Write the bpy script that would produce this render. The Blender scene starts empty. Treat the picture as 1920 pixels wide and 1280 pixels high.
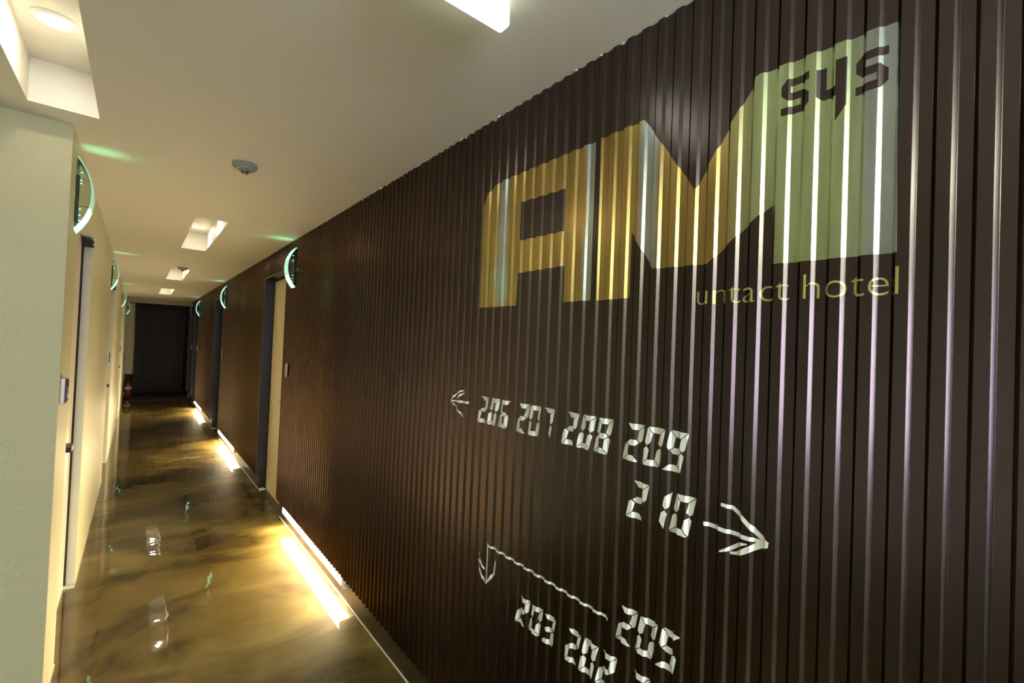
import bpy, bmesh, math, random
from mathutils import Vector, Matrix
random.seed(7)
PI = math.pi
scene = bpy.context.scene
col = scene.collection

# ------------------------------------------------------------------ camera, world, exposure
YAW, PITCH, ROLL, CAM_H = 0.6866, 0.0168, 0.0396, 1.5044
f_ = Vector((math.sin(YAW)*math.cos(PITCH), math.cos(YAW)*math.cos(PITCH), math.sin(PITCH)))
r_ = Vector((math.cos(YAW), -math.sin(YAW), 0)); u_ = r_.cross(f_)
r2 = math.cos(ROLL)*r_ + math.sin(ROLL)*u_
u2 = -math.sin(ROLL)*r_ + math.cos(ROLL)*u_
cam_data = bpy.data.cameras.new('camera')
cam_data.sensor_width = 36.0
cam_data.lens = 16.0
cam_data.clip_start = 0.02
cam = bpy.data.objects.new('camera', cam_data)
M = Matrix((r2, u2, -f_)).transposed().to_4x4()
M.translation = Vector((0, 0, CAM_H))
cam.matrix_world = M
col.objects.link(cam)
scene.camera = cam
scene.view_settings.view_transform = 'Standard'
scene.view_settings.look = 'None'
scene.view_settings.gamma = 1.0
scene.view_settings.use_curve_mapping = False
scene.view_settings.exposure = 0.55
world = bpy.data.worlds.new('world'); scene.world = world
world.use_nodes = True
world.node_tree.nodes['Background'].inputs[0].default_value = (0.02, 0.02, 0.022, 1)
world.node_tree.nodes['Background'].inputs[1].default_value = 0.2

SR, SL = 0.975, 0.9875         # measured coordinates to metres, right and left side
def pz(z, s=SR): return CAM_H+(z-CAM_H)*s
WARM = (1.0, 0.90, 0.74)
LEDC = (1.0, 0.80, 0.46)
DOWN_W = 0.82
LED_E = 108.0
VIOLET_W = 7.8
BOX_E = 1.7
GREEN_W = 0.012
LOBBY_W = 112.0

def area(name, loc, direction, sx, sy, power, color, spread=PI, shape='RECTANGLE', up=None):
    d = bpy.data.lights.new(name, 'AREA'); d.shape = shape; d.size = sx; d.size_y = sy
    d.energy = power; d.color = color; d.spread = spread
    o = bpy.data.objects.new(name, d); col.objects.link(o)
    z = -Vector(direction).normalized()
    if up is None: up = Vector((0, 1, 0)) if abs(z.y) < 0.9 else Vector((0, 0, 1))
    x = Vector(up).cross(z).normalized(); y = z.cross(x)
    m = Matrix((x, y, z)).transposed().to_4x4(); m.translation = Vector(loc)
    o.matrix_world = m
    return o
# violet white glow of the lobby behind the viewpoint
area('lobby_violet_light', (0.30, -2.5, 1.45), (0.12, 1.0, 0.0), 1.3, 1.0, VIOLET_W, (0.68, 0.65, 1.0), spread=1.6, up=(0, 0, 1))
# added fill light, aimed up at the lobby ceiling behind the viewpoint
area('lobby_fill_light', (0.1, -1.7, 1.95), (0, 0, 1), 1.4, 0.8, LOBBY_W, (0.86, 0.98, 0.88))

# ------------------------------------------------------------------ materials
def mat(name, base, rough=0.5, metal=0.0, spec=0.5, emit=None, estr=0.0, coat=0.0, coat_rough=0.05):
    m = bpy.data.materials.new(name); m.use_nodes = True
    b = m.node_tree.nodes['Principled BSDF']
    b.inputs['Base Color'].default_value = (*base, 1); b.inputs['Roughness'].default_value = rough
    b.inputs['Metallic'].default_value = metal; b.inputs['Specular IOR Level'].default_value = spec
    b.inputs['Coat Weight'].default_value = coat; b.inputs['Coat Roughness'].default_value = coat_rough
    if emit:
        b.inputs['Emission Color'].default_value = (*emit, 1); b.inputs['Emission Strength'].default_value = estr
    return m
def nodes(m): return m.node_tree.nodes, m.node_tree.links, m.node_tree.nodes['Principled BSDF']
def noise(m, scale, detail=3.0, rough=0.5, distortion=0.0, mapscale=(1, 1, 1)):
    N, L, b = nodes(m)
    tc = N.new('ShaderNodeTexCoord'); mp = N.new('ShaderNodeMapping'); mp.inputs['Scale'].default_value = mapscale
    n = N.new('ShaderNodeTexNoise'); n.inputs['Scale'].default_value = scale; n.inputs['Detail'].default_value = detail
    n.inputs['Roughness'].default_value = rough; n.inputs['Distortion'].default_value = distortion
    L.new(tc.outputs['Object'], mp.inputs['Vector']); L.new(mp.outputs[0], n.inputs['Vector'])
    return n
def ramp(m, src, stops):
    N, L, b = nodes(m); r = N.new('ShaderNodeValToRGB'); L.new(src, r.inputs[0])
    e = r.color_ramp.elements
    while len(e) < len(stops): e.new(0.5)
    for k, (p, c) in enumerate(stops):
        e[k].position = p; e[k].color = (*c, 1) if len(c) == 3 else c
    return r
def bump(m, src, strength, dist):
    N, L, b = nodes(m); bp = N.new('ShaderNodeBump'); bp.inputs['Strength'].default_value = strength
    bp.inputs['Distance'].default_value = dist; L.new(src, bp.inputs['Height']); L.new(bp.outputs[0], b.inputs['Normal'])
    return bp

M_ceil = mat('ceiling_paint', (0.86, 0.84, 0.75), 0.55, spec=0.3)
n = noise(M_ceil, 1.6, 2); bump(M_ceil, n.outputs[0], 0.15, 0.02)
M_wall = mat('cream_wall_paint', (0.80, 0.75, 0.52), 0.45, spec=0.35)
n = noise(M_wall, 55, 3, mapscale=(1, 1, 1)); bump(M_wall, n.outputs[0], 0.12, 0.004)
M_lobby = mat('pale_lobby_paint', (0.80, 0.79, 0.84), 0.6)
M_stucco = mat('cream_stucco_paint', (0.60, 0.575, 0.36), 0.5, spec=0.35)
n = noise(M_stucco, 75, 4, 0.55); bump(M_stucco, n.outputs[0], 0.55, 0.004)
M_reveal = mat('pale_grey_jamb_paint', (0.66, 0.68, 0.60), 0.4)
M_leaf = mat('pale_door_laminate', (0.86, 0.78, 0.66), 0.35)
n = noise(M_leaf, 8, 2, mapscale=(1, 1, 0.1)); r = ramp(M_leaf, n.outputs[0], [(0.3, (0.83, 0.76, 0.64)), (0.7, (0.88, 0.80, 0.69))])
M_leaf.node_tree.links.new(r.outputs[0], nodes(M_leaf)[2].inputs['Base Color'])
M_cream = mat('cream_door_laminate', (0.80, 0.70, 0.47), 0.4)
M_navy = mat('dark_navy_frame', (0.012, 0.013, 0.020), 0.35)
M_black = mat('black_plastic', (0.010, 0.009, 0.008), 0.35)
M_gap = mat('black_rubber_seal', (0.012, 0.012, 0.012), 0.7)
M_silver = mat('brushed_metal', (0.42, 0.38, 0.32), 0.35, metal=0.8)
M_brass = mat('bronze_plate', (0.55, 0.38, 0.20), 0.35, metal=0.25)
M_dark = mat('dark_brown_plastic', (0.05, 0.03, 0.018), 0.25)
M_white = mat('white_plastic', (0.85, 0.84, 0.80), 0.35)
M_caulk = mat('white_caulk', (0.8, 0.8, 0.75), 0.6)
M_sill = mat('pale_stone_sill', (0.85, 0.80, 0.72), 0.3)

# brown painted corrugated steel
M_steel = mat('brown_painted_steel', (0.10, 0.07, 0.05), 0.24, metal=1.0)
nodes(M_steel)[2].inputs['Specular Tint'].default_value = (0.46, 0.35, 0.24, 1)
n = noise(M_steel, 3, 3, mapscale=(1, 1, 0.15)); r = ramp(M_steel, n.outputs[0], [(0.3, (0.102, 0.080, 0.075)), (0.7, (0.126, 0.099, 0.093))])
M_steel.node_tree.links.new(r.outputs[0], nodes(M_steel)[2].inputs['Base Color'])
M_base = mat('brown_epoxy_skirting', (0.10, 0.065, 0.022), 0.30, spec=0.5)
n = noise(M_base, 30, 4, 0.6, 0.5); r = ramp(M_base, n.outputs[0], [(0.35, (0.018, 0.011, 0.005)), (0.65, (0.052, 0.034, 0.012))])
M_base.node_tree.links.new(r.outputs[0], nodes(M_base)[2].inputs['Base Color'])

# swirled metallic epoxy floor
M_floor = mat('swirled_gold_epoxy', (0.2, 0.14, 0.05), 0.5, spec=0.06, coat=1.0, coat_rough=0.015)
def build_floor():
    N, L, b = nodes(M_floor)
    tc = N.new('ShaderNodeTexCoord')
    warp = N.new('ShaderNodeTexNoise'); warp.inputs['Scale'].default_value = 1.1; warp.inputs['Detail'].default_value = 3
    L.new(tc.outputs['Object'], warp.inputs['Vector'])
    mix = N.new('ShaderNodeMixRGB'); mix.blend_type = 'ADD'; mix.inputs[0].default_value = 0.9
    L.new(tc.outputs['Object'], mix.inputs[1]); L.new(warp.outputs['Color'], mix.inputs[2])
    mp = N.new('ShaderNodeMapping'); mp.inputs['Scale'].default_value = (0.85, 1.5, 1)
    mp.inputs['Rotation'].default_value = (0, 0, 0.35)
    L.new(mix.outputs[0], mp.inputs['Vector'])
    n1 = N.new('ShaderNodeTexNoise'); n1.inputs['Scale'].default_value = 1.5; n1.inputs['Detail'].default_value = 4.5
    n1.inputs['Roughness'].default_value = 0.52; n1.inputs['Distortion'].default_value = 0.35
    L.new(mp.outputs[0], n1.inputs['Vector'])
    r = N.new('ShaderNodeValToRGB'); L.new(n1.outputs[0], r.inputs[0])
    e = r.color_ramp.elements
    st = [(0.35, (0.020, 0.012, 0.003)), (0.445, (0.060, 0.039, 0.009)), (0.50, (0.104, 0.071, 0.018)), (0.58, (0.150, 0.108, 0.031)), (0.72, (0.235, 0.180, 0.066))]
    while len(e) < len(st): e.new(0.5)
    for k, (p, c) in enumerate(st): e[k].position = p; e[k].color = (*c, 1)
    L.new(r.outputs[0], b.inputs['Base Color'])
    b.inputs['Metallic'].default_value = 0.0
    nb = N.new('ShaderNodeTexNoise'); nb.inputs['Scale'].default_value = 5.0; nb.inputs['Detail'].default_value = 2.0
    L.new(tc.outputs['Object'], nb.inputs['Vector'])
    bp = N.new('ShaderNodeBump'); bp.inputs['Strength'].default_value = 0.20; bp.inputs['Distance'].default_value = 0.006
    L.new(nb.outputs[0], bp.inputs['Height']); L.new(bp.outputs[0], b.inputs['Normal']); L.new(bp.outputs[0], b.inputs['Coat Normal'])
build_floor()

# gold foil, with silver and greenish reflections painted into its colour
M_foil = mat('gold_foil_painted_reflections', (0.8, 0.55, 0.2), 0.25, metal=0.95)
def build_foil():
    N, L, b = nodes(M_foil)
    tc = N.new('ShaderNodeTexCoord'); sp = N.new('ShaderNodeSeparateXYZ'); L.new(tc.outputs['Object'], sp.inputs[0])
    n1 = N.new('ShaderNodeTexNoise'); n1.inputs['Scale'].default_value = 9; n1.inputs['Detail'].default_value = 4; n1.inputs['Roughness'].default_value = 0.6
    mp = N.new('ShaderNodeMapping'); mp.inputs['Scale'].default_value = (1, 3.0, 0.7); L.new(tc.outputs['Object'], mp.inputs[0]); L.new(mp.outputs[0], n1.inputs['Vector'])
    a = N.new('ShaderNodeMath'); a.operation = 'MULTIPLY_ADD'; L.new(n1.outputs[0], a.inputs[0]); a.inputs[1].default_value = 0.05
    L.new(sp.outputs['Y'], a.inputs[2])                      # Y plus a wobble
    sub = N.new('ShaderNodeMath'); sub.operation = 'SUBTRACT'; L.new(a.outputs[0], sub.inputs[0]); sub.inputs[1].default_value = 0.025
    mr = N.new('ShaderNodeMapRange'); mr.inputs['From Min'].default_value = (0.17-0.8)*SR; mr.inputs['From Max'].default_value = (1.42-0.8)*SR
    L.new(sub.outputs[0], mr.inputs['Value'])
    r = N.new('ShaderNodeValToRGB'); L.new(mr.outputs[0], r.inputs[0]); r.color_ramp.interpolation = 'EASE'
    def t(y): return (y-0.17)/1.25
    gold = (0.60, 0.43, 0.16); lime_refl = (0.66, 0.78, 0.46); silv_refl = (0.58, 0.64, 0.64)
    st = [(t(0.22), silv_refl), (t(0.265), lime_refl), (t(0.40), lime_refl), (t(0.50), gold), (t(0.64), gold), (t(0.665), silv_refl), (t(0.695), silv_refl), (t(0.715), gold),
          (t(0.845), gold), (t(0.858), silv_refl), (t(0.884), silv_refl), (t(0.896), gold), (t(1.245), gold), (t(1.26), silv_refl), (t(1.30), silv_refl), (t(1.315), gold)]
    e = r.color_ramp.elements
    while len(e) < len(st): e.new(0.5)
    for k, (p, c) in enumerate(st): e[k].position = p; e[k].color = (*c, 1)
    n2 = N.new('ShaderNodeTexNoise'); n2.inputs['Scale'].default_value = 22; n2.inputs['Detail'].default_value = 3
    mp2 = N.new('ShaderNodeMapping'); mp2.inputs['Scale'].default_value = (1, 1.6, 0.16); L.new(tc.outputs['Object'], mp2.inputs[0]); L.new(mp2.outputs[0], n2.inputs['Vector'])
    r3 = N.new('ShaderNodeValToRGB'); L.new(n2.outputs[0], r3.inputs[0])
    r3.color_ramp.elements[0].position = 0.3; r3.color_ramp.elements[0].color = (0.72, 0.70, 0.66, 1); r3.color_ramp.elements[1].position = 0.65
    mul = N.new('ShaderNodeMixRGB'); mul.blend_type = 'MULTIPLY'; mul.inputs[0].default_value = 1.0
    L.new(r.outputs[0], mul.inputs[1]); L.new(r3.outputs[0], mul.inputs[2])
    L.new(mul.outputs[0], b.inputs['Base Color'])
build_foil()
M_goldtext = mat('pale_gold_vinyl', (0.62, 0.55, 0.20), 0.30, metal=0.5)
M_vinyl = mat('white_vinyl', (0.88, 0.91, 0.87), 0.35, spec=0.5)

M_curtain = mat('charcoal_curtain_cloth', (0.085, 0.082, 0.085), 0.9, spec=0.2)
M_endwall = mat('dark_end_wall', (0.035, 0.032, 0.030), 0.7)
M_beam = mat('grey_beam_paint', (0.34, 0.29, 0.25), 0.6)
M_mint = [mat('mint_acrylic_lit_%s' % k, (0.35, 0.75, 0.55), 0.2, emit=(0.40, 1.0, 0.66), estr=s) for k, s in (('bright', 1.35), ('mid', 0.6), ('dim', 0.22), ('off', 0.0))]
M_greenled = mat('green_led', (0.2, 0.8, 0.4), 0.3, emit=(0.15, 1.0, 0.45), estr=2.5)
M_glass = mat('clear_acrylic', (0.80, 0.95, 0.87), 0.04)
nodes(M_glass)[2].inputs['Transmission Weight'].default_value = 1.0
nodes(M_glass)[2].inputs['IOR'].default_value = 1.2
M_lamp = mat('downlight_lens', (1, 1, 1), 0.3, emit=(1.0, 0.90, 0.74), estr=9)
M_led = mat('led_diffuser', (1, 1, 1), 0.4, emit=LEDC, estr=LED_E)
M_box = mat('lightbox_diffuser', (1, 1, 1), 0.3, emit=(0.86, 1.0, 0.84), estr=BOX_E)
M_red = mat('red_enamel', (0.35, 0.02, 0.015), 0.25, coat=0.5)
M_label = mat('pale_label', (0.7, 0.68, 0.62), 0.5)
M_detector = mat('grey_plastic', (0.30, 0.30, 0.28), 0.35)
M_detector2 = mat('grey_metal', (0.40, 0.39, 0.36), 0.25, metal=0.6)

# ------------------------------------------------------------------ mesh helpers
def finish(name, bm, m, parent=None, smooth=False, offset=None):
    if offset is not None: bmesh.ops.translate(bm, verts=bm.verts, vec=-Vector(offset))
    me = bpy.data.meshes.new(name); bm.to_mesh(me); bm.free()
    ms = m if isinstance(m, (list, tuple)) else [m]
    for k in ms: me.materials.append(k)
    if smooth:
        for p in me.polygons: p.use_smooth = True
    o = bpy.data.objects.new(name, me); col.objects.link(o)
    if parent: o.parent = parent
    return o
def box(bm, a, b, mi=0, bevel=0.0):
    x0, y0, z0 = a; x1, y1, z1 = b
    g = bmesh.ops.create_cube(bm, size=1.0)
    vs = g['verts']
    for v in vs:
        v.co = Vector(((x0+x1)/2+v.co.x*(x1-x0), (y0+y1)/2+v.co.y*(y1-y0), (z0+z1)/2+v.co.z*(z1-z0)))
    fs = set(f for v in vs for f in v.link_faces)
    for f in fs: f.material_index = mi
    if bevel > 0:
        es = list(set(e for v in vs for e in v.link_edges))
        bmesh.ops.bevel(bm, geom=es, offset=bevel, segments=2, affect='EDGES', profile=0.6)
def lathe(bm, pts, seg=32, mi=0, axis='Z', at=(0, 0, 0)):
    rings = []
    for r, h in pts:
        ring = []
        for k in range(seg):
            a = 2*PI*k/seg
            p = Vector((r*math.cos(a), r*math.sin(a), h))
            if axis == 'X': p = Vector((h, r*math.cos(a), r*math.sin(a)))
            if axis == 'Y': p = Vector((r*math.cos(a), h, r*math.sin(a)))
            ring.append(bm.verts.new(p+Vector(at)))
        rings.append(ring)
    for i in range(len(rings)-1):
        for k in range(seg):
            f = bm.faces.new((rings[i][k], rings[i][(k+1) % seg], rings[i+1][(k+1) % seg], rings[i+1][k])); f.material_index = mi
    bmesh.ops.recalc_face_normals(bm, faces=bm.faces)
def tube(bm, path, r, seg=8):
    rings = []
    for i, p in enumerate(path):
        p = Vector(p); a = Vector(path[max(0, i-1)]); b = Vector(path[min(len(path)-1, i+1)])
        d = (b-a).normalized(); s = d.orthogonal().normalized()
        if i and abs(d.z) < 0.99: s = d.cross(Vector((0, 0, 1))).normalized()
        t = d.cross(s)
        rings.append([bm.verts.new(p+s*r*math.cos(2*PI*k/seg)+t*r*math.sin(2*PI*k/seg)) for k in range(seg)])
    for i in range(len(rings)-1):
        for k in range(seg): bm.faces.new((rings[i][k], rings[i][(k+1) % seg], rings[i+1][(k+1) % seg], rings[i+1][k]))
    bm.faces.new(rings[0]); bm.faces.new(rings[-1])
    bmesh.ops.recalc_face_normals(bm, faces=bm.faces)
def empty(name, loc, label=None, cat=None, group=None, kind=None):
    o = bpy.data.objects.new(name, None); col.objects.link(o); o.location = loc; o.empty_display_size = 0.05
    tag(o, label, cat, group, kind); return o
def tag(o, label=None, cat=None, group=None, kind=None):
    if label: o['label'] = label
    if cat: o['category'] = cat
    if group: o['group'] = group
    if kind: o['kind'] = kind
    return o
def struct(name, bm, m, smooth=False, label=None, cat=None):
    return tag(finish(name, bm, m, None, smooth), label, cat, None, 'structure')

# ------------------------------------------------------------------ dimensions
XL, XR = -0.238*SL, 0.9905     # corridor wall faces
H = pz(2.35)
YC = 2.552*SL                     # front of the left wall (pier corner)
YE = 15.0                      # end wall
XW, YB = -2.9, -2.6            # lobby extents
LDOORS = [(a*SL, b*SL) for a, b in ((2.91, 3.78), (6.33, 7.20), (9.98, 10.85), (13.86, 14.73))]
LDOOR_TOP = pz(2.08, SL)
RDOORS = [(a*SR, b*SR) for a, b in ((4.36, 5.25), (8.26, 9.15), (12.0, 12.89), (13.33, 14.22))]
RDOOR_TOP = pz(2.13)
PB = pz(0.114)                     # bottom of the steel sheets
PITCH_Y = 0.04786*SR; PH0 = 0.0691*SR
# one corrugation: (phase, depth toward the wall), depth 0 = crest, 1 = valley
PROFILE = [(0.058, 0.05), (0.070, 0.0), (0.25, 0.0), (0.430, 0.0), (0.442, 0.05), (0.558, 0.95), (0.570, 1.0), (0.75, 1.0), (0.930, 1.0), (0.942, 0.95)]
DEPTH = 0.0062
XCREST = 0.983*SR
def steel_breaks(y0, y1):
    ks = range(int((y0-PH0)/PITCH_Y)-2, int((y1-PH0)/PITCH_Y)+3)
    out = []
    for k in ks:
        for ph, d in PROFILE:
            y = PH0+(k+ph)*PITCH_Y
            if y0 < y < y1: out.append((y, XCREST+d*DEPTH))
    return [(y0, steel_x(y0))]+out+[(y1, steel_x(y1))]
def steel_x(y):
    t = ((y-PH0)/PITCH_Y) % 1.0
    P = [(PROFILE[-1][0]-1.0, PROFILE[-1][1])]+PROFILE+[(1.0+PROFILE[0][0], PROFILE[0][1])]
    for i in range(len(P)-1):
        if P[i][0] <= t <= P[i+1][0]:
            w = (t-P[i][0])/(P[i+1][0]-P[i][0]); return XCREST+DEPTH*(P[i][1]*(1-w)+P[i+1][1]*w)
    return XCREST

# ------------------------------------------------------------------ room shell
bm = bmesh.new(); box(bm, (XW-0.1, YB-0.1, -0.1), (1.3, YE+0.2, 0.0)); struct('floor', bm, M_floor)
# ceiling with recessed light slots
SLOTS = [tuple(k*SR for k in s) for s in ((-0.353, -0.155, 1.30, 2.44), (0.278, 0.473, 3.91, 5.40), (0.278, 0.473, 7.11, 8.58), (0.278, 0.473, 10.33, 11.80))]
SLOT_H = 0.16
def ceiling():
    bm = bmesh.new()
    xs = sorted(set([XW-0.1, 1.3]+[s[0] for s in SLOTS]+[s[1] for s in SLOTS]))
    ys = sorted(set([YB-0.1, YE+0.2]+[s[2] for s in SLOTS]+[s[3] for s in SLOTS]))
    vc = {}
    def V(x, y, z):
        k = (round(x, 4), round(y, 4), round(z, 4))
        if k not in vc: vc[k] = bm.verts.new((x, y, z))
        return vc[k]
    def q(*p): bm.faces.new([V(*a) for a in p])
    for i in range(len(xs)-1):
        for j in range(len(ys)-1):
            mx, my = (xs[i]+xs[i+1])/2, (ys[j]+ys[j+1])/2
            hole = any(s[0] < mx < s[1] and s[2] < my < s[3] for s in SLOTS)
            if not hole: q((xs[i], ys[j], H), (xs[i], ys[j+1], H), (xs[i+1], ys[j+1], H), (xs[i+1], ys[j], H))
    for x0, x1, y0, y1 in SLOTS:
        T = H+SLOT_H
        yy = [y for y in ys if y0 <= y <= y1]; xx = [x for x in xs if x0 <= x <= x1]
        for x in (x0, x1):
            for a, b in zip(yy, yy[1:]): q((x, a, H), (x, b, H), (x, b, T), (x, a, T))
        for y in (y0, y1):
            for a, b in zip(xx, xx[1:]): q((a, y, H), (b, y, H), (b, y, T), (a, y, T))
        for a, b in zip(yy, yy[1:]):
            for c, d in zip(xx, xx[1:]): q((c, a, T), (c, b, T), (d, b, T), (d, a, T))
    # roof slab above, so that no light leaks
    box(bm, (XW-0.1, YB-0.1, H+0.25), (1.3, YE+0.2, H+0.3))
    return struct('ceiling', bm, M_ceil)
ceiling()

# left wall: face with door openings, front pier face stuccoed
def left_wall():
    bm = bmesh.new()
    segs = []; y = YC
    T = 0.30
    for a, b in LDOORS:
        box(bm, (XL-T, y, 0), (XL, a, H)); box(bm, (XL-T, a, LDOOR_TOP), (XL, b, H)); y = b
    box(bm, (XL-T, y, 0), (XL, YE, H))
    for f in bm.faces:
        if abs(f.normal.y) > 0.9 and f.calc_center_median().y < YC+0.01: f.material_index = 1
    struct('wall_left', bm, [M_wall, M_stucco])
    bm = bmesh.new(); box(bm, (XW, YC, 0), (XL-T, YC+0.1, H))
    for f in bm.faces: f.material_index = 0
    struct('wall_pier', bm, M_stucco)
left_wall()
bm = bmesh.new(); box(bm, (XW-0.1, YB, 0), (XW, YC+0.1, H)); struct('wall_far_left', bm, M_lobby)
bm = bmesh.new(); box(bm, (XW-0.1, YB-0.1, 0), (1.3, YB, H)); struct('wall_back', bm, M_lobby)
bm = bmesh.new(); box(bm, (XL-0.3, YE, 0), (1.3, YE+0.1, H)); struct('wall_end', bm, M_endwall)

# right wall: steel sheets on a backing with openings, skirting below
def right_wall():
    bm = bmesh.new()
    y = YB
    def sheet(y0, y1, z0, z1):
        br = steel_breaks(y0, y1)
        lo = [bm.verts.new((x, yy, z0)) for yy, x in br]; hi = [bm.verts.new((x, yy, z1)) for yy, x in br]
        for i in range(len(br)-1): bm.faces.new((lo[i], lo[i+1], hi[i+1], hi[i]))
        return lo, hi
    for a, b in RDOORS:
        sheet(y, a, PB, H); sheet(a, b, RDOOR_TOP, H); y = b
    sheet(y, YE, PB, H)
    o = struct('wall_right', bm, M_steel, smooth=False)
    md = o.modifiers.new('thickness', 'SOLIDIFY'); md.thickness = 0.0008; md.offset = 1
    bm = bmesh.new(); y = YB
    for a, b in RDOORS:
        box(bm, (0.9905, y, 0), (1.3, a, H)); box(bm, (0.9905, a, RDOOR_TOP), (1.3, b, H)); y = b
    box(bm, (0.9905, y, 0), (1.3, YE, H))
    struct('baseboard_right', bm, M_base)
right_wall()
# pale sealant lines where walls meet the floor
def seal_lines():
    bm = bmesh.new(); y = YC
    for a, b in LDOORS: box(bm, (XL, y, 0), (XL+0.004, a, 0.007)); y = b
    box(bm, (XL, y, 0), (XL+0.004, 13.3, 0.007)); struct('baseboard_left', bm, M_sill)
    bm = bmesh.new(); y = YB
    for a, b in RDOORS[:3]: box(bm, (0.9865, y, 0), (0.9905, a-0.01, 0.005)); y = b+0.01
    struct('trim_5', bm, M_sill)
seal_lines()
# beam above the curtain end
bm = bmesh.new(); box(bm, (XL, 13.25, 2.225), (XCREST-0.001, 13.45, H)); struct('trim_1', bm, M_beam)
# dark mat area of floor in front of the curtain
bm = bmesh.new(); box(bm, (XL, 13.35, 0.0), (0.957, YE, 0.006)); struct('trim_2', bm, M_endwall)
# pale upright board left of the curtain
bm = bmesh.new(); box(bm, (XL, 14.90, 0.50), (-0.075, YE, H)); struct('trim_3', bm, M_wall)
# caulk along the sheet tops: small broken crumbs
def caulk():
    bm = bmesh.new(); rnd = random.Random(3)
    y = 0.3
    while y < 5.5:
        if rnd.random() < 0.4:
            s = rnd.uniform(0.0015, 0.004)
            x = steel_x(y)-0.0015
            box(bm, (x-s, y-s*1.5, H-s*rnd.uniform(0.8, 2)), (x+s, y+s*1.5, H+0.0005))
        y += rnd.uniform(0.02, 0.05)
    struct('trim_4', bm, M_caulk)
caulk()

# ------------------------------------------------------------------ doors, left side
def left_door(n, a, b):
    root = empty('door_%d' % n, (XL, (a+b)/2, 0), kind='structure')
    off = root.location
    XD = XL-0.048                                             # face of the leaf
    bm = bmesh.new(); box(bm, (XD-0.04, a, 0.012), (XD, b-0.016, LDOOR_TOP-0.012)); finish('door_leaf', bm, M_leaf, root, offset=off)
    bm = bmesh.new(); box(bm, (XD-0.03, b-0.016, 0.012), (XD-0.004, b-0.005, LDOOR_TOP-0.004)); box(bm, (XD-0.03, a, LDOOR_TOP-0.012), (XD-0.004, b-0.005, LDOOR_TOP-0.004)); box(bm, (XD-0.004, b-0.022, 0.014), (XD+0.009, b-0.004, LDOOR_TOP-0.006)); finish('door_seal', bm, M_gap, root, offset=off)
    bm = bmesh.new()
    box(bm, (XD-0.04, b-0.005, 0.0), (XL-0.0005, b-0.0005, LDOOR_TOP)); box(bm, (XD-0.04, a, LDOOR_TOP-0.004), (XL-0.0005, b-0.005, LDOOR_TOP-0.0005))
    finish('door_jamb', bm, M_reveal, root, offset=off)
    bm = bmesh.new(); box(bm, (XD-0.04, a, 0.0), (XD+0.002, b-0.005, 0.012)); box(bm, (XD, b-0.045, 0.0), (XL+0.002, b-0.005, 0.014)); finish('door_sill', bm, M_sill, root, offset=off)
    # lever handle near the close edge
    hy, hz = a+0.075, 0.955
    bm = bmesh.new()
    lathe(bm, [(0.0, 0), (0.025, 0), (0.025, 0.006), (0.010, 0.008), (0.009, 0.030), (0.0, 0.030)], 20, axis='X', at=(XD, hy, hz))
    box(bm, (XD+0.024, hy-0.014, hz-0.013), (XD+0.062, hy+0.10, hz+0.013), bevel=0.004)
    h = finish('door_handle', bm, M_black, root, offset=off); h['label'] = 'black lever handle'
    bm = bmesh.new(); box(bm, (XD, hy-0.022, hz+0.022), (XD+0.012, hy+0.018, hz+0.035), bevel=0.002); finish('latch_plate', bm, M_silver, h, offset=off)
    # black rubber stop with two fins at the head of the far jamb
    bm = bmesh.new()
    zt = LDOOR_TOP-0.006
    for z in (zt-0.016, zt-0.040): box(bm, (XD+0.004, b-0.060, z-0.014), (XL+0.006, b-0.006, z), bevel=0.005)
    box(bm, (XD+0.004, b-0.055, zt-0.050), (XL-0.006, b-0.008, zt-0.008))
    box(bm, (XD-0.002, b-0.075, zt-0.035), (XD+0.012, b-0.008, zt-0.005))
    finish('door_stop', bm, M_black, root, offset=off)
for i, (a, b) in enumerate(LDOORS): left_door(i+1, a, b)

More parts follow.
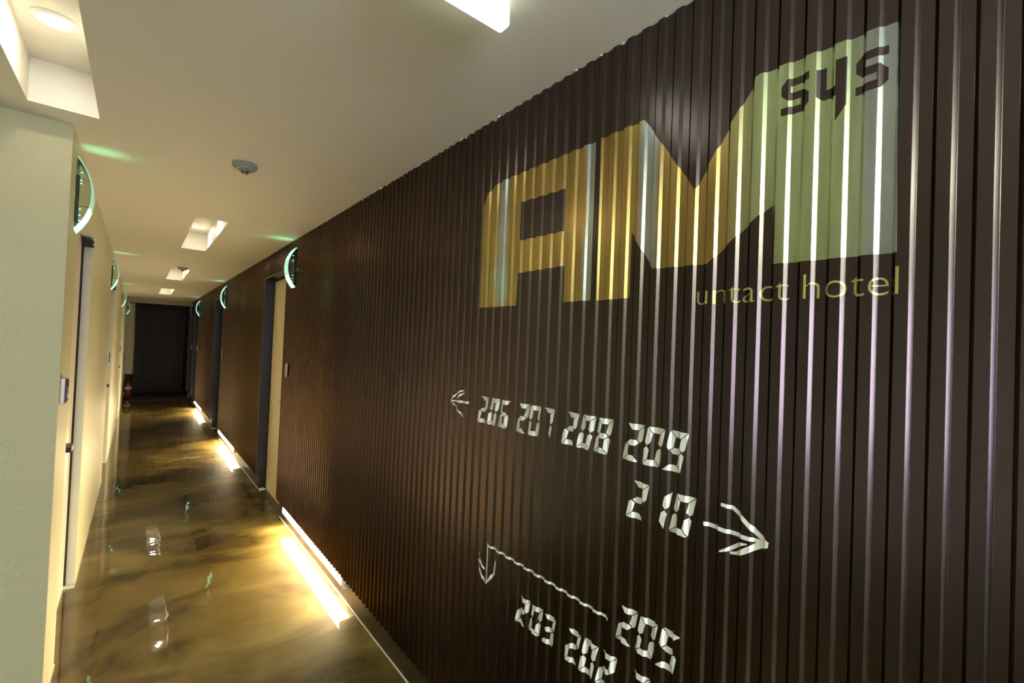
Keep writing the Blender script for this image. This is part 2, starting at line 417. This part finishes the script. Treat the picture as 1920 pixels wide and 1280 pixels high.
# ------------------------------------------------------------------ doors, right side
def right_door(n, a, b, leaf_mat):
    root = empty('door_%d' % n, (XR, (a+b)/2, 0), kind='structure'); off = root.location
    X0, XD = XCREST-0.001, 1.050
    bm = bmesh.new(); box(bm, (XD, a+0.0, 0.004), (XD+0.04, b-0.004, RDOOR_TOP-0.02)); finish('door_leaf', bm, leaf_mat, root, offset=off)
    bm = bmesh.new()
    box(bm, (X0, b-0.004, PB+0.012), (XD+0.04, b+0.010, RDOOR_TOP+0.006))     # far jamb
    box(bm, (0.988, b-0.004, 0.0), (XD+0.04, b+0.010, PB+0.02))
    box(bm, (X0, a-0.010, PB+0.012), (XD+0.04, a+0.003, RDOOR_TOP+0.006))
    box(bm, (0.988, a-0.010, 0.0), (XD+0.04, a+0.003, PB+0.02))
    box(bm, (X0, a-0.010, RDOOR_TOP-0.012), (XD+0.04, b+0.010, RDOOR_TOP+0.006))
    f = finish('door_frame', bm, M_navy, root, offset=off); f['label'] = 'dark navy door frame'
    bm = bmesh.new(); box(bm, (XD-0.008, b-0.018, 0.004), (XD+0.03, b-0.004, RDOOR_TOP-0.012)); box(bm, (XD-0.008, a+0.003, RDOOR_TOP-0.026), (XD+0.03, b-0.004, RDOOR_TOP-0.012)); finish('door_seal', bm, M_gap, root, offset=off)
    bm = bmesh.new(); box(bm, (0.992, a+0.003, 0.0), (XD, b-0.004, 0.005)); finish('door_sill', bm, M_base, root, offset=off)
    bm = bmesh.new(); box(bm, (0.990, b-0.06, 0.0), (1.04, b-0.004, 0.014), bevel=0.003); finish('sill_end', bm, M_white, root, offset=off)
    hy, hz = a+0.075, 0.95
    bm = bmesh.new()
    lathe(bm, [(0.0, 0), (0.024, 0), (0.024, -0.006), (0.009, -0.008), (0.009, -0.055), (0.0, -0.055)], 20, axis='X', at=(XD, hy, hz))
    box(bm, (XD-0.064, hy-0.012, hz-0.011), (XD-0.048, hy+0.13, hz+0.011), bevel=0.004)
    h = finish('door_handle', bm, M_silver, root, offset=off)
    bm = bmesh.new(); box(bm, (XD-0.01, hy-0.02, hz+0.022), (XD, hy+0.02, hz+0.036), bevel=0.002); finish('latch_plate', bm, M_black, h, offset=off)
right_door(5, *RDOORS[0], M_cream)
for i in (1, 2, 3): right_door(5+i, *RDOORS[i], M_navy if i != 1 else M_navy)

# ------------------------------------------------------------------ card readers
def left_reader(y, label):
    root = empty('card_reader', (XL, y*SL, pz(1.26, SL)), label, 'card reader', 'silver card readers on the left wall')
    bm = bmesh.new(); box(bm, (0.0, -0.030, -0.052), (0.015, 0.030, 0.052), bevel=0.002); c = finish('reader_body', bm, M_silver, root)
    bm = bmesh.new(); box(bm, (0.014, -0.026, -0.046), (0.020, 0.029, 0.048), bevel=0.002); p = finish('reader_face', bm, M_dark, root)
    bm = bmesh.new()
    for z in (-0.005, 0.004, 0.013): box(bm, (0.0195, -0.016, z-0.002), (0.0215, 0.020, z+0.002))
    finish('reader_slot', bm, M_silver, p)
    bm = bmesh.new(); box(bm, (0.0195, -0.012, -0.027), (0.023, 0.010, -0.012), bevel=0.002); finish('reader_lamp', bm, M_white, p)
left_reader(2.615, 'silver card reader on the pier side beside the nearest left door')
left_reader(6.12, 'small card reader on left wall before the second left door')
left_reader(9.80, 'small card reader on left wall before the third left door')
def right_reader(y, label):
    root = empty('card_reader', (XCREST, y*SR, pz(1.252)), label, 'card reader', 'bronze card readers on the corrugated wall')
    bm = bmesh.new(); box(bm, (-0.012, -0.036, -0.056), (0.006, 0.036, 0.056), bevel=0.003); finish('reader_body', bm, M_brass, root)
    bm = bmesh.new(); box(bm, (-0.013, -0.036, -0.054), (0.004, -0.0345, 0.054)); box(bm, (-0.0135, -0.008, -0.012), (-0.0115, 0.010, 0.010), bevel=0.001); finish('reader_button', bm, M_silver, root)
for y, l in ((4.175, 'bronze card reader on corrugated wall right of the nearest cream door'), (8.03, 'bronze card reader on corrugated wall right of the second right door'),
             (11.80, 'bronze card reader on corrugated wall beside the third right door'), (13.14, 'farthest bronze card reader, near the curtain end of the right wall')):
    right_reader(y, l)

# ------------------------------------------------------------------ bow shaped green lamps over the doors
def bow_lamp(side, y, label, lit=True):
    # local frame: the lamp stands off the wall along s*X
    s = 1 if side == 'L' else -1
    xw = XL if side == 'L' else XCREST
    zc = pz(2.112, SL if side == 'L' else SR); y = y*(SL if side == 'L' else SR)
    root = empty('bow_wall_lamp', (xw, y, zc), label, 'wall lamp', 'green bow lamps over the doors')
    hw = 0.162; sag = 0.062 if side == 'R' else 0.055; W = 0.05
    R = (hw*hw+sag*sag)/(2*sag); A = math.asin(hw/R)
    def arc(t, r): return (s*(r*math.cos(t)-(R-sag)), r*math.sin(t))
    def band(t0, t1, r0, r1, w0, w1, seg):
        bm = bmesh.new(); rows = []
        for k in range(seg+1):
            t = t0+(t1-t0)*k/seg
            rows.append([bm.verts.new((arc(t, r)[0], w, arc(t, r)[1])) for r, w in ((r0, w0), (r1, w0), (r1, w1), (r0, w1))])
        for i in range(seg):
            for k in range(4): bm.faces.new((rows[i][k], rows[i][(k+1) % 4], rows[i+1][(k+1) % 4], rows[i+1][k]))
        bm.faces.new(rows[0]); bm.faces.new(rows[-1][::-1]); bmesh.ops.recalc_face_normals(bm, faces=bm.faces)
        return bm
    g = 0.012
    if side == 'R': order = (0, 1, 0)
    else: order = (0, 2, 2)
    cuts = [(-A, -A/3-g), (-A/3+g, A/3-g), (A/3+g, A)]
    for (t0, t1), mi in zip(cuts, order):
        finish('light_band', band(t0, t1, R-0.006, R, -W, W, 12), M_mint[mi] if lit else M_mint[3], root, smooth=False)
    bm = band(-A, A, R-0.0075, R-0.0062, -W, W, 36); finish('band_liner', bm, M_detector if side == 'L' else M_navy, root)
    # black bar on the wall side
    bm = bmesh.new(); box(bm, (0 if s > 0 else -0.010, -W-0.012, -0.13 if side == 'R' else -0.125), (0.010 if s > 0 else 0, W-0.02 if side == 'R' else -W+0.02, 0.15 if side == 'R' else 0.075), bevel=0.002)
    bar = finish('mounting_bar', bm, M_black, root)
    # clear cheek on the near side
    bm = bmesh.new(); seg = 32; pts = [arc(-A+2*A*k/seg, R-0.008) for k in range(seg+1)]
    fr = [bm.verts.new((x, W-0.004, z)) for x, z in pts]; bk = [bm.verts.new((x, W, z)) for x, z in pts]
    bm.faces.new(fr); bm.faces.new(bk[::-1])
    for k in range(seg+1): bm.faces.new((fr[k], bk[k], bk[(k+1) % (seg+1)], fr[(k+1) % (seg+1)]))
    bmesh.ops.recalc_face_normals(bm, faces=bm.faces)
    finish('clear_cheek', bm, M_glass, root)
    for z in (0.062, -0.055):
        bm = bmesh.new(); xe = arc(math.asin(z/R), R-0.007)[0]
        tube(bm, [(s*0.004, -W+0.004, z), (xe, -W+0.004, z)], 0.0012, 6); finish('rod', bm, M_black, root)
    for z in (0.10, 0.066, 0.052, -0.062, -0.088, -0.112):
        bm = bmesh.new(); bmesh.ops.create_icosphere(bm, subdivisions=1, radius=0.0035, matrix=Matrix.Translation((s*0.012, -0.01, z)))
        finish('led', bm, M_greenled if lit else M_black, bar)
    if lit:
        k = area('bow_lamp_glow', (xw+s*0.05, y+0.03, zc+0.165), (s*0.55, 0.0, 1), 0.10, 0.12, GREEN_W*1.7, (0.2, 1.0, 0.45), spread=1.5, up=(1, 0, 0))
        k.parent = root; k.matrix_parent_inverse = Matrix.Translation(-root.location)
        k2 = area('bow_lamp_wall_glow', (xw+s*0.030, y, zc-0.02), (-s, 0, 0), 0.02, 0.30, GREEN_W*0.35, (0.1, 1.0, 0.45), spread=1.2)
        k2.parent = root; k2.matrix_parent_inverse = Matrix.Translation(-root.location)
for y, l in ((2.80, 'nearest bow lamp on the left wall, beside the pier corner, bright at its foot'), (6.19, 'second bow lamp along the cream left wall'),
             (9.89, 'third bow lamp along the cream left wall'), (13.70, 'farthest bow lamp on left wall, beside the curtain')):
    bow_lamp('L', y, l)
for y, l, on in ((4.125, 'glowing green bow lamp over the nearest cream door on corrugated wall', True), (8.02, 'glowing green bow lamp over the second door of corrugated wall', True),
                 (11.80, 'glowing green bow lamp over the third door of corrugated wall', True), (13.20, 'unlit bow lamp at the dark far end of the right wall', False)):
    bow_lamp('R', y, l, on)

# ------------------------------------------------------------------ recessed downlights
def downlight(x, y, label, power):
    root = empty('recessed_downlight', (x, y, H+SLOT_H), label, 'downlight', 'downlights inside the ceiling slots')
    bm = bmesh.new(); lathe(bm, [(0.040, 0.0), (0.058, 0.0), (0.057, -0.004), (0.046, -0.008), (0.040, -0.004)], 36); finish('trim_ring', bm, M_white, root, smooth=True)
    bm = bmesh.new(); lathe(bm, [(0.0, -0.001), (0.041, -0.001), (0.041, -0.003), (0.0, -0.003)], 32); finish('lens', bm, M_lamp, root)
    a = area('downlight_beam', (x, y, H+SLOT_H-0.012), (0, 0, -1), 0.07, 0.07, power, WARM, shape='DISK')
    a.parent = root; a.matrix_parent_inverse = Matrix.Translation(-root.location)
names = ['slot left of the pier', 'nearest corridor slot', 'middle corridor slot', 'farthest corridor slot']
for (x0, x1, y0, y1), nm in zip(SLOTS, names):
    xm = (x0+x1)/2
    downlight(xm, y1-0.33, 'round downlight at the far end of the ceiling %s' % nm, DOWN_W)
    if nm != names[0]: downlight(xm, y0+0.45, 'round downlight at the near end of the ceiling %s' % nm, DOWN_W)

# ------------------------------------------------------------------ hanging light box, top edge of the view
def light_box():
    root = empty('hanging_light_box', (0.511*SR, 0.882*SR, H), 'glowing white light box hanging from the ceiling above the wall lettering', 'light box')
    def plate(y0, y1, inset):
        bm = bmesh.new(); w, h, r = 0.30-inset, 0.062-inset, 0.014
        pts = []
        for cx, cz, a0 in ((w/2-r, -r*0-0.006-h+r, -PI/2), (w/2-r, -0.006-r, 0), (-w/2+r, -0.006-r, PI/2), (-w/2+r, -0.006-h+r, PI)):
            for k in range(7):
                a = a0+PI/2*k/6; pts.append((cx+r*math.cos(a), cz+r*math.sin(a)))
        f = [bm.verts.new((x, y0, z)) for x, z in pts]; b = [bm.verts.new((x, y1, z)) for x, z in pts]
        bm.faces.new(f); bm.faces.new(b[::-1])
        for k in range(len(pts)): bm.faces.new((f[k], b[k], b[(k+1) % len(pts)], f[(k+1) % len(pts)]))
        bmesh.ops.recalc_face_normals(bm, faces=bm.faces); return bm
    finish('diffuser', plate(-0.012, 0.012, 0), M_box, root)
    for x in (-0.1, 0.1):
        bm = bmesh.new(); box(bm, (x-0.01, -0.006, -0.010), (x+0.01, 0.006, 0.0)); finish('hanger', bm, M_white, root)
light_box()

# ------------------------------------------------------------------ smoke detectors
def detector(x, y, label):
    root = empty('smoke_detector', (x*SR, y*SR, H), label, 'smoke detector', 'smoke detectors on the ceiling')
    bm = bmesh.new(); lathe(bm, [(0.0, 0), (0.052, 0), (0.053, -0.004), (0.053, -0.014), (0.050, -0.017), (0.044, -0.017), (0.043, -0.024), (0.038, -0.028), (0.0, -0.028)], 40); finish('base', bm, M_detector, root, smooth=False)
    bm = bmesh.new(); lathe(bm, [(0.0, -0.027), (0.030, -0.027), (0.026, -0.031), (0.017, -0.034), (0.015, -0.038), (0.0, -0.040)], 32); h = finish('sensor_head', bm, M_detector2, root, smooth=False)
    bm = bmesh.new()
    for k in range(4):
        a = k*PI/2+0.4; c = (0.014*math.cos(a), 0.014*math.sin(a)); box(bm, (c[0]-0.003, c[1]-0.003, -0.044), (c[0]+0.003, c[1]+0.003, -0.034))
    finish('guard', bm, M_black, h)
    bm = bmesh.new(); lathe(bm, [(0.0, -0.039), (0.009, -0.040), (0.010, -0.044), (0.006, -0.047), (0.0, -0.048)], 20); finish('sensor_tip', bm, M_silver, h, smooth=True)
detector(0.365, 2.545, 'grey smoke detector on ceiling, nearest to the viewer')
detector(0.385, 6.93, 'grey smoke detector on ceiling just before the middle light slot')

# ------------------------------------------------------------------ LED bars under the steel sheets
def led_bar(y0, y1, label):
    y0, y1 = y0*SR, y1*SR
    root = empty('led_light_bar', (0.9905, (y0+y1)/2, 0.0), label, 'light bar', 'glowing light bars along the foot of the corrugated wall'); off = root.location
    bm = bmesh.new(); box(bm, (0.9600, y0+0.045, PB-0.046), (0.9905, y1, PB-0.002), bevel=0.004); finish('diffuser', bm, M_led, root, offset=off)
    bm = bmesh.new(); box(bm, (0.9585, y0, PB-0.048), (0.9905, y0+0.045, PB-0.001), bevel=0.002); finish('end_cap', bm, M_white, root, offset=off)
    bm = bmesh.new(); box(bm, (0.9585, y1, PB-0.048), (0.9905, y1+0.02, PB-0.001), bevel=0.002); finish('end_cap', bm, M_white, root, offset=off)
led_bar(2.66, 4.12, 'nearest glowing light bar at the wall foot, right of the cream door')
led_bar(6.62, 8.10, 'second glowing light bar at the wall foot, between the cream and dark doors')
led_bar(10.50, 11.92, 'farthest glowing light bar at the wall foot')

# ------------------------------------------------------------------ curtain
def curtain():
    bm = bmesh.new(); x0, x1 = -0.085, 0.945; n = 260; rnd = random.Random(5)
    ph = [rnd.uniform(0, 6) for _ in range(3)]
    lo, hi = [], []
    for k in range(n+1):
        x = x0+(x1-x0)*k/n; u = (x-x0)
        def yv(z): return 14.84+0.022*math.sin(u*2*PI/0.085+1.2*math.sin(u*9+ph[0]))*(0.7+0.3*math.sin(u*17+ph[1]))+0.01*math.sin(u*5+ph[2]+z)
        row = [bm.verts.new((x+0.012*math.sin(z*1.7+u*4), yv(z), z)) for z in (0.025, 0.7, 1.4, 2.0, 2.28)]
        lo.append(row)
    for i in range(n):
        for j in range(4): bm.faces.new((lo[i][j], lo[i+1][j], lo[i+1][j+1], lo[i][j+1]))
    root = empty('curtain', (0.44, 14.84, 0.0), 'floor length charcoal curtain closing the far end of the corridor', 'curtain'); off = root.location
    o = finish('cloth', bm, M_curtain, root, smooth=True, offset=off)
    md = o.modifiers.new('thickness', 'SOLIDIFY'); md.thickness = 0.002
    bm = bmesh.new(); box(bm, (XL+0.01, 14.82, 2.28), (0.955, 14.86, 2.31)); finish('curtain_rail', bm, M_dark, root, offset=off)
curtain()

# ------------------------------------------------------------------ fire extinguisher
def extinguisher():
    root = empty('fire_extinguisher', (-0.150, 14.35, 0.006), 'red fire extinguisher on the floor at far left, beside the curtain', 'fire extinguisher')
    bm = bmesh.new(); lathe(bm, [(0.0, 0.0), (0.062, 0.0), (0.066, 0.012), (0.066, 0.27), (0.060, 0.305), (0.042, 0.33), (0.024, 0.342), (0.022, 0.36), (0.0, 0.36)], 32); finish('cylinder', bm, M_red, root, smooth=True)
    bm = bmesh.new(); lathe(bm, [(0.0665, 0.16), (0.067, 0.16), (0.067, 0.23), (0.0665, 0.23)], 32); finish('label_band', bm, M_label, root, smooth=True)
    bm = bmesh.new(); lathe(bm, [(0.0, 0.355), (0.017, 0.355), (0.017, 0.385), (0.0, 0.385)], 16); v = finish('valve', bm, M_black, root)
    bm = bmesh.new(); box(bm, (-0.012, -0.09, 0.385), (0.012, 0.02, 0.395), bevel=0.002); tube(bm, [(0, 0.015, 0.392), (0, -0.03, 0.412), (0, -0.10, 0.425)], 0.006); finish('lever', bm, M_black, v)
    bm = bmesh.new(); tube(bm, [(-0.015, 0, 0.37), (-0.05, -0.01, 0.375), (-0.075, -0.015, 0.34), (-0.08, -0.02, 0.25), (-0.078, -0.02, 0.14), (-0.074, -0.02, 0.08)], 0.009); finish('hose', bm, M_black, root, smooth=True)
    bm = bmesh.new(); lathe(bm, [(0.0, 0.05), (0.014, 0.05), (0.010, 0.10), (0.0, 0.10)], 12, at=(-0.073, -0.02, 0)); finish('nozzle', bm, M_label, root)
extinguisher()

# ------------------------------------------------------------------ writing on the corrugated wall
def fill(polys):
    """filled 2D outline (with holes) in wall coordinates (y, z) -> bmesh in flat (y, z)"""
    cu = bpy.data.curves.new('outline', 'CURVE'); cu.dimensions = '2D'; cu.fill_mode = 'BOTH'
    for p in polys:
        s = cu.splines.new('POLY'); s.points.add(len(p)-1); s.use_cyclic_u = True
        for k, (y, z) in enumerate(p): s.points[k].co = (-y, z, 0, 1)
    return curve_bm(cu)
def curve_bm(cu):
    ob = bpy.data.objects.new('outline', cu); col.objects.link(ob)
    dg = bpy.context.evaluated_depsgraph_get(); me = bpy.data.meshes.new_from_object(ob.evaluated_get(dg))
    bm = bmesh.new(); bm.from_mesh(me)
    bpy.data.objects.remove(ob); bpy.data.meshes.remove(me); bpy.data.curves.remove(cu)
    return bm
def drape(bm, lift=0.0006):
    """lay a flat outline (x = -y, y = z) on the corrugated sheet"""
    bmesh.ops.remove_doubles(bm, verts=bm.verts, dist=1e-5)
    for v in bm.verts: v.co = Vector((v.co.x*SR, pz(v.co.y), 0))
    xs = [v.co.x for v in bm.verts]; y0, y1 = -max(xs), -min(xs)
    for y, x in steel_breaks(y0, y1)[1:-1]:
        bmesh.ops.bisect_plane(bm, geom=bm.verts[:]+bm.edges[:]+bm.faces[:], plane_co=(-y, 0, 0), plane_no=(1, 0, 0), dist=1e-6)
    for v in bm.verts:
        y, z = -v.co.x, v.co.y
        v.co = Vector((steel_x(y)-lift, y, z))
    bmesh.ops.recalc_face_normals(bm, faces=bm.faces)
    if sum(f.normal.x for f in bm.faces) > 0: bmesh.ops.reverse_faces(bm, faces=bm.faces)
    return bm
def centre(bm):
    ys = [v.co.y for v in bm.verts]; zs = [v.co.z for v in bm.verts]
    return Vector((XCREST, (min(ys)+max(ys))/2, min(zs)))

# big foil letters
A_out = [(1.407, 1.655), (1.407, 2.046), (1.385, 2.072), (1.345, 2.095), (1.293, 2.106), (0.862, 2.106), (0.857, 1.652), (0.969, 1.652), (0.969, 1.763), (1.180, 1.763), (1.185, 1.653)]
A_hole = [(1.178, 2.004), (0.976, 1.999), (0.976, 1.869), (1.178, 1.873)]
M_out = [(0.838, 2.108), (0.697, 2.108), (0.552, 1.891), (0.470, 2.022), (0.426, 2.086), (0.424, 2.098), (0.416, 2.101), (0.190, 2.095), (0.184, 1.694), (0.382, 1.697), (0.384, 1.818),
         (0.419, 1.795), (0.517, 1.714), (0.659, 1.719), (0.728, 1.824), (0.728, 1.650), (0.836, 1.650)]
S = [(1, 1.4), (.24, 1.4), (0, 1.16), (0, .80), (.24, .55), (.68, .55), (.68, .30), (0, .30), (0, 0), (.76, 0), (1, .22), (1, .62), (.76, .85), (.32, .85), (.32, 1.1), (1, 1.1)]
Yl = [(0, 1.32), (.32, 1.32), (.32, .44), (.64, .44), (.64, 1.4), (1, 1.4), (1, -.42), (.66, -.92), (.66, .06), (.22, .06), (0, .26)]
def place(shape, y0, y1, z0, z1, hmax=1.4): return [(y0+(y1-y0)*x, z0+(z1-z0)*h/hmax) for x, h in shape]
root = empty('foil_lettering', (XCREST, 0.8*SR, pz(1.65)), 'large gold foil letters with painted silver reflections at upper right of corrugated wall', 'wall lettering')
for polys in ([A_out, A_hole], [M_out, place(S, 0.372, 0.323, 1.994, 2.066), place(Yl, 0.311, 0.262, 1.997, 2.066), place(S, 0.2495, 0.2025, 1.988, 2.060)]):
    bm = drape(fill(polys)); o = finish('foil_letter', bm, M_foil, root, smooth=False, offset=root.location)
def text_sign():
    words = [('untact', 0.541, 0.349), ('hotel', 0.323, 0.181)]
    root = empty('small_lettering', (XCREST, 0.36*SR, pz(1.622)), 'thin gold lower case words under the large foil letters', 'wall lettering')
    for w, ya, yb in words:
        cu = bpy.data.curves.new('word', 'FONT'); cu.body = w; cu.size = 0.0715; cu.offset = -0.0010; cu.space_character = 1.0; cu.resolution_u = 6
        bm = curve_bm(cu)
        xs = [v.co.x for v in bm.verts]; k = (ya-yb)/(max(xs)-min(xs)); x0 = min(xs)
        for v in bm.verts: v.co = Vector((-ya+(v.co.x-x0)*k, 1.622+v.co.y, 0))
        bm = drape(bm); finish('word', bm, M_goldtext, root, smooth=False, offset=root.location)
text_sign()

# seven segment numbers
SEG = {'0': 'abcdef', '1': 'bc', '2': 'abged', '3': 'abgcd', '5': 'afgcd', '6': 'afgedc', '7': 'abc', '8': 'abcdefg', '9': 'abcdfg'}
def digit_polys(ch, w=0.048, h=0.093, t=0.0150, g=0.0014, slant=0.20):
    m = h/2; P = {}
    P['a'] = [(g, h), (w-g, h), (w-t-g*0.4, h-t), (t+g*0.4, h-t)]
    P['d'] = [(t+g*0.4, t), (w-t-g*0.4, t), (w-g, 0), (g, 0)]
    P['f'] = [(0, h-g*1.2), (t, h-t-g*1.2), (t, m+t*0.5+g), (t*0.45, m+g*0.8), (0, m+t*0.45+g)]
    P['e'] = [(0, g*1.2), (t, t+g*1.2), (t, m-t*0.5-g), (t*0.45, m-g*0.8), (0, m-t*0.45-g)]
    P['b'] = [(w-x, y) for x, y in P['f']]; P['c'] = [(w-x, y) for x, y in P['e']]
    P['g'] = [(t*0.55+g, m), (t+g, m+t*0.5), (w-t-g, m+t*0.5), (w-t*0.55-g, m), (w-t-g, m-t*0.5), (t+g, m-t*0.5)]
    return [[(x+slant*y, y) for x, y in P[s]] for s in SEG[ch]]
def number(txt, y0, z0, h, label, pitch=0.0595, width=0.048):
    root = empty('room_number', (XCREST, (y0-0.09)*SR, pz(z0)), label, 'wall number', 'white digital style numbers on the corrugated wall')
    for k, ch in enumerate(txt):
        polys = [[(y0-k*pitch-x, z0+y) for x, y in p] for p in digit_polys(ch, w=width, h=h)]
        finish('digit', drape(fill(polys)), M_vinyl, root, smooth=False, offset=root.location)
number('206', 1.384, 1.231, 0.096, 'white number 206 beside the left pointing arrow')
number('207', 1.167, 1.231, 0.096, 'white number 207 between 206 and 208')
number('208', 0.950, 1.231, 0.096, 'white number 208 between 207 and 209')
number('209', 0.733, 1.231, 0.096, 'white number 209, right end of the upper row')
number('210', 0.712, 1.090, 0.094, 'white number 210 below 209, left of the right pointing arrow')
number('205', 0.735, 0.768, 0.094, 'white number 205 at lower right, under the dotted line of the bent arrow')
number('203', 1.128, 0.624, 0.088, 'white number 203, left end of the lowest row')
number('202', 0.912, 0.622, 0.095, 'white number 202 below right of 203')
number('201', 0.695, 0.625, 0.095, 'white number mostly cut off by bottom edge of the photo')

def stroke(pts, w):
    """band of width w along a polyline of (y, z)"""
    L, R = [], []
    for i, p in enumerate(pts):
        a = Vector(pts[max(0, i-1)]); b = Vector(pts[min(len(pts)-1, i+1)]); d = (b-a).normalized(); nrm = Vector((-d.y, d.x))
        ww = w[i] if isinstance(w, (list, tuple)) else w
        L.append(tuple(Vector(p)+nrm*ww/2)); R.append(tuple(Vector(p)-nrm*ww/2))
    return L+R[::-1]
def arrow(strokes, label):
    bms = []
    root = None
    for i, (nm, s) in enumerate(strokes):
        bm = drape(fill([s]), 0.0006+0.00015*i)
        if root is None:
            c = centre(bm); root = empty('arrow_sign', c, label, 'arrow')
        finish(nm, bm, M_vinyl, root, smooth=False, offset=root.location)
arrow([('shaft', stroke([(1.574, 1.2885), (1.52, 1.290), (1.451, 1.2925)], [0.004, 0.009, 0.009])),
       ('barb', stroke([(1.574, 1.289), (1.545, 1.315), (1.505, 1.332), (1.482, 1.337)], [0.003, 0.007, 0.006, 0.004])),
       ('barb', stroke([(1.528, 1.302), (1.51, 1.315), (1.481, 1.329)], [0.004, 0.008, 0.004])),
       ('barb', stroke([(1.572, 1.287), (1.53, 1.262), (1.505, 1.248), (1.488, 1.234)], [0.003, 0.006, 0.007, 0.006]))], 'small white arrow pointing left, beside number 206')
arrow([('shaft', stroke([(0.506, 1.136), (0.42, 1.1345), (0.372, 1.1355)], [0.009, 0.009, 0.008])),
       ('barb', stroke([(0.372, 1.136), (0.395, 1.150), (0.430, 1.178), (0.444, 1.187), (0.468, 1.189)], [0.008, 0.011, 0.009, 0.009, 0.007])),
       ('barb', stroke([(0.373, 1.134), (0.392, 1.126), (0.425, 1.101), (0.434, 1.095), (0.449, 1.091)], [0.008, 0.012, 0.010, 0.007, 0.005])),
       ('barb', stroke([(0.412, 1.123), (0.425, 1.119), (0.45, 1.099), (0.469, 1.088)], [0.002, 0.007, 0.008, 0.003]))], 'large white arrow pointing right, beside number 210')
arrow([('shaft', stroke([(1.2965, 0.812), (1.298, 0.668)], [0.008, 0.005])),
       ('line', stroke([(1.297, 0.808), (0.757, 0.8055)], 0.0075)),
       ('barb', stroke([(1.299, 0.668), (1.275, 0.695), (1.255, 0.722), (1.249, 0.768)], [0.002, 0.009, 0.008, 0.006])),
       ('barb', stroke([(1.301, 0.668), (1.325, 0.700), (1.349, 0.738)], [0.003, 0.010, 0.004])),
       ('barb', stroke([(1.308, 0.714), (1.325, 0.735), (1.348, 0.764)], [0.003, 0.011, 0.003]))], 'bent white arrow pointing down at left, its long line running right towards 205')
